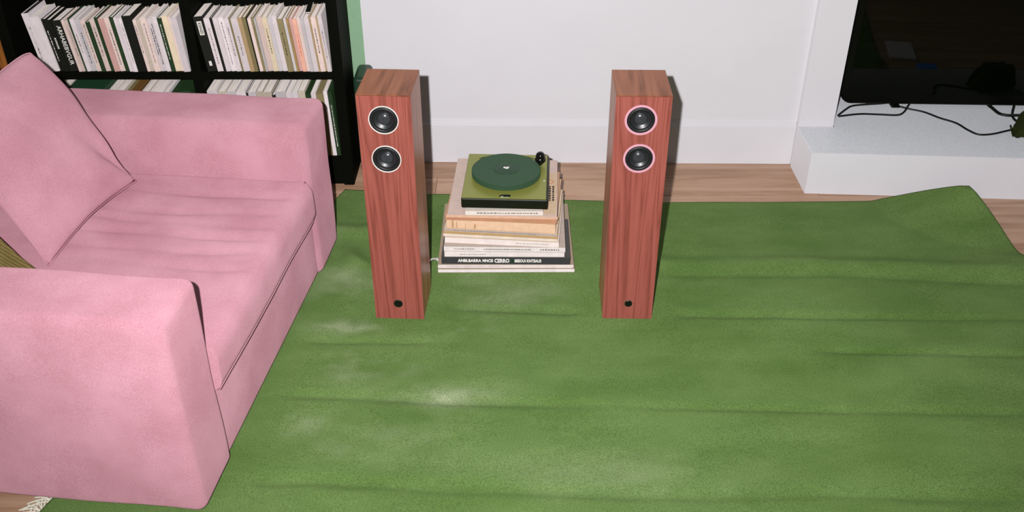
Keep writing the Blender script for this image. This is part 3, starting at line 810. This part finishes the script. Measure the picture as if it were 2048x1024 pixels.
ORD = ['first', 'second', 'third', 'fourth', 'fifth', 'sixth', 'seventh', 'eighth', 'ninth', 'tenth', 'eleventh', 'twelfth', 'thirteenth', 'fourteenth', 'fifteenth',
       'sixteenth', 'seventeenth', 'eighteenth', 'nineteenth', 'twentieth']
ORD += ['twenty-' + o for o in ORD[:9]] + ['thirtieth'] + ['thirty-' + o for o in ORD[:9]]
def shelf_book(x, z0, w, h_, d, col, lean, look, where, idx, group, mark=None, yin=0.0, ink='grey_ink', pages=True):
    """x: left foot of the spine; leaning with its top towards -x"""
    root = bpy.data.objects.new('book', None); C.objects.link(root); root.empty_display_size = 0.03
    root.location = (x, BF + 0.006 + yin, z0); root.rotation_euler = (0, -R(lean), 0)
    setprops(root, '%s, %s book %s' % (look, ORD[idx], where), 'book', group)
    ct = min(0.0014, w * 0.16)
    bm = bmesh.new(); bx(bm, 0, ct, 0, d, 0, h_); bx(bm, w - ct, w, 0, d, 0, h_); bx(bm, ct, w - ct, 0, 0.0014, 0, h_)
    obj('cover', bm, cover(col), root)
    bm = bmesh.new(); bx(bm, ct, w - ct, 0.0014, d - 0.002, 0.002, h_ - 0.0025); obj('page_block' if pages else 'filling', bm, M['pages'] if pages else cover(col), root)
    if mark:
        mk = bmesh.new(); rnd = random.Random(idx * 31 + len(where))
        lines = 2 if w > 0.016 and mark > 1 else 1
        for q in range(lines):
            xc = w * ((q + 1) / (lines + 1)); z = h_ * rnd.uniform(0.12, 0.4); zend = h_ * rnd.uniform(0.65, 0.93)
            while z < zend:
                l = rnd.uniform(0.0025, 0.010); bw = min(0.0035, w * 0.2) * rnd.uniform(0.5, 1)
                bx(mk, xc - bw / 2, xc + bw / 2, -0.0003, 0.0003, z, min(z + l, zend)); z += l + rnd.uniform(0.001, 0.004)
        obj('lettering', mk, M[ink], root)
    return root
PXM = 1.0 / 5.12 / 521.0          # crop pixel to metres at the spines
names = {'w': ((230, 220, 222), 'white paperback'), 'c': ((228, 208, 200), 'cream paperback'), 'b': ((24, 26, 20), 'black book'), 'g': ((38, 62, 34), 'dark green book'),
         'y': ((230, 214, 186), 'pale yellow paperback'), 'o': ((146, 134, 96), 'olive book'), 't': ((178, 152, 112), 'tan paperback'), 's': ((204, 198, 200), 'light grey paperback'),
         'k': ((226, 184, 176), 'pale pink paperback'), 'r': ((230, 176, 154), 'salmon paperback'), 'h': ((188, 158, 110), 'ochre paperback'), 'e': ((200, 188, 172), 'beige paperback')}
# key, width in crop px, height, lettering
LEFT = [('w', 80, .222, 1), ('w', 112, .214, 0), ('b', 55, .197, 1), ('b', 58, .196, 0), ('b', 108, .196, 0), ('c', 36, .197, 0), ('c', 36, .199, 1), ('g', 20, .200, 0), ('w', 52, .198, 1),
        ('s', 62, .199, 1), ('c', 60, .200, 1), ('g', 44, .190, 0), ('c', 60, .201, 1), ('g', 42, .202, 0), ('k', 66, .202, 0), ('c', 62, .204, 1), ('g', 50, .206, 0), ('w', 36, .206, 0),
        ('w', 26, .203, 0), ('w', 36, .207, 1), ('b', 108, .214, 0), ('c', 40, .200, 1), ('e', 50, .201, 0), ('c', 68, .204, 1), ('w', 70, .205, 2), ('w', 50, .207, 0), ('g', 50, .200, 1),
        ('y', 70, .214, 0), ('c', 32, .208, 0), ('w', 76, .206, 0)]
RIGHT = [('b', 108, .206, 0), ('w', 70, .204, 1), ('b', 26, .203, 0), ('w', 60, .206, 0), ('w', 60, .204, 1), ('w', 55, .203, 1), ('o', 22, .202, 0), ('w', 78, .206, 1), ('t', 50, .204, 0),
         ('o', 40, .207, 0), ('b', 13, .209, 0), ('c', 40, .203, 0), ('o', 30, .205, 1), ('s', 25, .202, 0), ('c', 60, .209, 0), ('y', 58, .208, 1), ('s', 50, .204, 0), ('w', 55, .210, 0),
         ('o', 68, .204, 1), ('s', 30, .207, 0), ('h', 30, .203, 1), ('k', 40, .202, 0), ('r', 45, .203, 1), ('c', 40, .205, 0), ('s', 40, .206, 0), ('w', 54, .207, 0), ('t', 20, .209, 0),
         ('c', 58, .206, 1), ('t', 20, .208, 0), ('w', 48, .215, 1)]
def fill(rows, x_start, x_end, z, lean0, lean1, where, group, depth, special=None):
    tot = sum(r[1] for r in rows); k_ = (x_end - x_start) / tot
    x = x_start; out = []
    n = len(rows)
    rnd = random.Random(len(where))
    for i, (c, w, h_, mk) in enumerate(rows):
        col, nm = names[c]; ww = w * k_
        lean = lean0 + (lean1 - lean0) * i / (n - 1)
        size = 'slim ' if w <= 32 else ('thick ' if w >= 100 else '')
        sh = rnd.choice((-14, -6, 0, 4, 8)); j = tuple(max(0, min(255, int(v + (sh if c not in 'bgG' else sh / 3)))) for v in col)
        lt = 'lettered ' if mk and c not in 'bg' else ''
        ink = 'white_ink' if c in 'bg' else ('red_ink' if c == 'r' else ('dark_ink' if i % 3 == 0 else 'grey_ink'))
        out.append(shelf_book(x, z + 0.0004, ww * math.cos(R(lean)) - rnd.uniform(0.0006, 0.0016), h_ + rnd.uniform(-0.004, 0.004), depth + rnd.uniform(-0.012, 0.008), j, lean, size + lt + nm, where, i, group, mk, rnd.uniform(0, 0.008), ink, not (c in 'Gn' or (h_ > 0.25 and c in 'go'))))
        x += ww
    return out
lb = fill(LEFT, -1.738, DX0 - 0.002, PZ1, 6.5, 4.2, 'from the outer end, upper shelf left of divider', 'paperbacks on the upper left shelf', 0.150)
rb = fill(RIGHT, DX1 + 0.024, BX1 - 0.042, PZ1, 6.0, 4.6, 'from the divider, upper shelf right of it', 'paperbacks on the upper right shelf', 0.150)
# bold spine titles on the two thick black books
def spine_title(book, w, txt, size, zc, plate_=None):
    if plate_:
        obj('title_plate', bx(bmesh.new(), w / 2 - size * 0.62, w / 2 + size * 0.62, -0.0004, 0.0004, zc - plate_ / 2, zc + plate_ / 2), M['white_ink'], book)
    t = text_mesh(txt, size, 'lettering', M['dark_ink'] if plate_ else M['white_ink'], book, bold=0.0002)
    t.rotation_euler = (R(90), R(90), 0); t.location = (w / 2, -0.0007, zc)
lw = (DX0 - 0.002 + 1.738) / sum(r[1] for r in LEFT); rw = (BX1 - 0.042 - DX1 - 0.024) / sum(r[1] for r in RIGHT)
spine_title(lb[4], 108 * lw, 'ARHABEBVGUR', 0.0215, 0.100)
spine_title(lb[3], 58 * lw, 'RNMNARE', 0.009, 0.11)
spine_title(rb[0], 108 * rw, 'KSHIZI', 0.014, 0.166, 0.052)
obj('small_label', bx(bmesh.new(), 0.012, 0.022, -0.0004, 0.0004, 0.022, 0.040), M['white_ink'], rb[0])
spine_title(lb[0], 80 * lw, 'THDEAAARTESS', 0.011, 0.13)
lb[0].children[-1].data.materials.clear(); lb[0].children[-1].data.materials.append(M['dark_ink'])
# slim black notebook lying across the tops at the right end
nb = empty('notebook', (-0.742, 3.470, 0.6745), R(4), 'slim black notebook lying across the book tops by the right side panel', 'notebook')
obj('cover', bx(bmesh.new(), -0.009, 0.009, -0.05, 0.062, 0, 0.008, 0.001, 1), cover((22, 24, 20)), nb)
obj('page_block', bx(bmesh.new(), -0.008, 0.0095, -0.0505, 0.0625, 0.002, 0.006), M['pages'], nb)

names['G'] = ((40, 72, 48), 'broad green box'); names['n'] = ((118, 84, 42), 'brown book')
LOWL = [('s', 60, .262, 0), ('o', 70, .266, 0), ('e', 95, .268, 0), ('G', 420, .268, 0), ('s', 100, .266, 0), ('e', 90, .270, 0), ('o', 60, .266, 0), ('n', 90, .266, 0), ('b', 30, .262, 0), ('e', 80, .266, 0),
        ('w', 150, .272, 0), ('s', 60, .27, 0), ('g', 100, .264, 0), ('g', 110, .268, 0)]
LOWR = [('s', 120, .270, 0), ('e', 100, .270, 0), ('s', 110, .268, 0), ('w', 110, .270, 0), ('b', 26, .262, 0), ('s', 90, .268, 0), ('e', 80, .266, 0), ('e', 100, .270, 0), ('b', 40, .255, 0),
        ('s', 120, .268, 0), ('w', 70, .270, 0), ('s', 70, .268, 0), ('e', 80, .27, 0), ('g', 60, .262, 0), ('w', 60, .264, 0), ('o', 84, .262, 0), ('w', 46, .268, 0), ('g', 50, .264, 1)]
fill(LOWL, -1.742, DX0 - 0.002, LZ1, 4.5, 4.0, 'from the outer end, lower shelf left of divider', 'books on the lower left shelf', 0.165)
fill(LOWR, DX1 + 0.024, BX1 - 0.042, LZ1, 4.2, 2.6, 'from the divider, lower shelf right of it', 'books on the lower right shelf', 0.165)

# dark green upright case squeezed between bookshelf and speaker
cs = empty('upright_case', (-0.572, 3.50, FZ), 0, 'dark green upright case with rounded corners beside the black bookshelf', 'case')
obj('case_body', soft_box(-0.029, 0.029, -0.075, 0.075, 0.03, 0.435, 0.016, (2, 4, 8)), M['dark_green'], cs, True)
obj('case_base', bx(bmesh.new(), -0.026, 0.026, -0.07, 0.07, 0, 0.05, 0.006, 2), M['plinth'], cs)
obj('clasp', bx(bmesh.new(), -0.006, 0.006, -0.079, -0.073, 0.06, 0.078, 0.001, 1), M['silver'], cs)

# ---------------------------------------------------------------- television on the hearth
tvx0, tvx1, tvy = 1.362, 2.56, 3.715
tv = empty('television', ((tvx0 + tvx1) / 2, tvy, HZ), R(-2.0), 'black flat television standing on the hearth in the recess', 'television')
hw = (tvx1 - tvx0) / 2; TB, TT = 0.018, 0.70
def rounded_rect(x0, x1, z0, z1, r, n=8):
    pts = []
    for cx, cz, a0 in ((x1 - r, z1 - r, 0), (x0 + r, z1 - r, 90), (x0 + r, z0 + r, 180), (x1 - r, z0 + r, 270)):
        for k in range(n + 1):
            a = R(a0 + 90 * k / n); pts.append((cx + r * math.cos(a), cz + r * math.sin(a)))
    return pts
def slab(bm, pts, y0, y1, ch=0.0):
    cx = sum(p[0] for p in pts) / len(pts); cz = sum(p[1] for p in pts) / len(pts)
    layers = [(y0, ch), (y0 + ch, 0), (y1, 0)] if ch else [(y0, 0), (y1, 0)]
    rings = []
    for y, ins in layers:
        rings.append([bm.verts.new((p[0] - math.copysign(ins, p[0] - cx), y, p[1] - math.copysign(ins, p[1] - cz))) for p in pts])
    n = len(pts)
    for a, b in zip(rings, rings[1:]):
        for i in range(n):
            j = (i + 1) % n; bm.faces.new((a[i], a[j], b[j], b[i]))
    bm.faces.new(rings[0]); bm.faces.new(rings[-1][::-1])
    return bm
obj('housing', slab(bmesh.new(), rounded_rect(-hw, hw, TB, TT, 0.050), 0.0, 0.05, 0.004), M['tv_frame'], tv)
obj('screen', slab(bmesh.new(), rounded_rect(-hw + 0.028, hw - 0.028, TB + 0.045, TT - 0.03, 0.006), -0.0015, 0.004), M['tv_glass'], tv)
for sx in (-0.36, 0.36):
    ft = bmesh.new(); bx(ft, sx - 0.018, sx + 0.018, 0.002, 0.14, -0.0005, 0.008, 0.002); bx(ft, sx - 0.014, sx + 0.014, 0.012, 0.04, 0.004, TB + 0.02, 0.002)
    obj('stand_foot', ft, M['tv_frame'], tv)

# ---------------------------------------------------------------- cables and bag on the hearth
def hz(px, py, z=HZ + 0.003):
    th = R(33); u = (px - 1024) / 1939.0; v = (512 - py) / 1939.0
    d = Vector((u, math.cos(th) + math.sin(th) * v, -math.sin(th) + math.cos(th) * v)); t = (z - CAM_H) / d.z
    return Vector((0, 0, CAM_H)) + d * t
def cable(pts, r, label):
    o = obj('cable', tube(bmesh.new(), catmull(pts, 8), r, 8), M['cable'], None, True)
    setprops(o, label, 'cable'); return o
cable([hz(1676, 231), hz(1690, 220), hz(1704, 212), hz(1730, 209), hz(1762, 207), hz(1790, 204), hz(1815, 200)], 0.0042, 'black cable curving from the white pier in under the television')
cable([hz(1676, 230, HZ + 0.004) + Vector((0, -0.012, 0)), hz(1720, 228), hz(1760, 229), hz(1795, 230), hz(1808, 224), hz(1816, 212), hz(1822, 204)], 0.0042, 'black cable lying flat from the white pier, hooking up to the television')
cable([hz(1800, 213, HZ + 0.008), hz(1820, 218), hz(1848, 224), hz(1880, 236), hz(1912, 246), hz(1936, 260), hz(1958, 269), hz(1985, 268), hz(2012, 262), hz(2030, 258)], 0.0040, 'long wavy black cable across the grey stone to the olive bag')
cable([hz(1972, 205, HZ + 0.01), hz(1984, 216), hz(1998, 227), hz(2014, 231), hz(2030, 231), hz(2050, 231)], 0.0070, 'thick black cable drooping below the television by the olive bag')
cable([hz(2028, 212, HZ + 0.02), hz(2025, 224, HZ + 0.016), hz(2025, 233), hz(2030, 240), hz(2040, 246)], 0.0050, 'short black cable hanging from the television down onto the olive bag')
bp = hz(2060, 272, HZ)
bag = empty('cloth_bag', (bp.x + 0.02, bp.y + 0.01, HZ), R(-18), 'crumpled dark olive cloth bag lying on the hearth', 'bag')
def bag_disp(p, d):
    q = p.copy(); k = p.z / 0.10
    q.x *= 1.0 - 0.30 * k; q.y *= 1 - 0.25 * k; q.x += 0.02 * k
    q += d * 0.010 * noise.noise(p * 22) + d * 0.004 * math.sin(p.x * 160 + p.z * 40) * (1 if d.z < 0.8 else 0.3)
    q.z = max(q.z, 0.0)
    return q
obj('bag_body', soft_box(-0.085, 0.085, -0.06, 0.06, 0.0, 0.10, 0.022, (18, 14, 10), bag_disp), M['bag'], bag, True)
obj('bag_hem', tube(bmesh.new(), [(-0.082, -0.050 + 0.100 * k / 10, 0.006) for k in range(11)], 0.004, 6), M['bag'], bag, True)

# ---------------------------------------------------------------- unseen things added beside the view for the black screen to mirror
mg = empty('magazine', (1.95, 2.60, FZ), R(8), 'white magazine added out of view on the floorboards for the television to reflect', 'magazine')
obj('cover', bx(bmesh.new(), -0.065, 0.065, -0.12, 0.12, 0, 0.012, 0.001, 1), cover((226, 222, 222)), mg)
obj('page_block', bx(bmesh.new(), -0.064, 0.0658, -0.1208, 0.1208, 0.002, 0.010), M['pages'], mg)
bl = empty('added_pocket_book', (2.02, 2.83, FZ), R(5), 'small bright blue pocket book added out of view for the television to reflect', 'book')
obj('cover', bx(bmesh.new(), -0.045, 0.045, -0.035, 0.035, 0, 0.016, 0.001, 1), cover((70, 140, 250)), bl)
obj('page_block', bx(bmesh.new(), -0.044, 0.0458, -0.0358, 0.0358, 0.003, 0.013), M['pages'], bl)
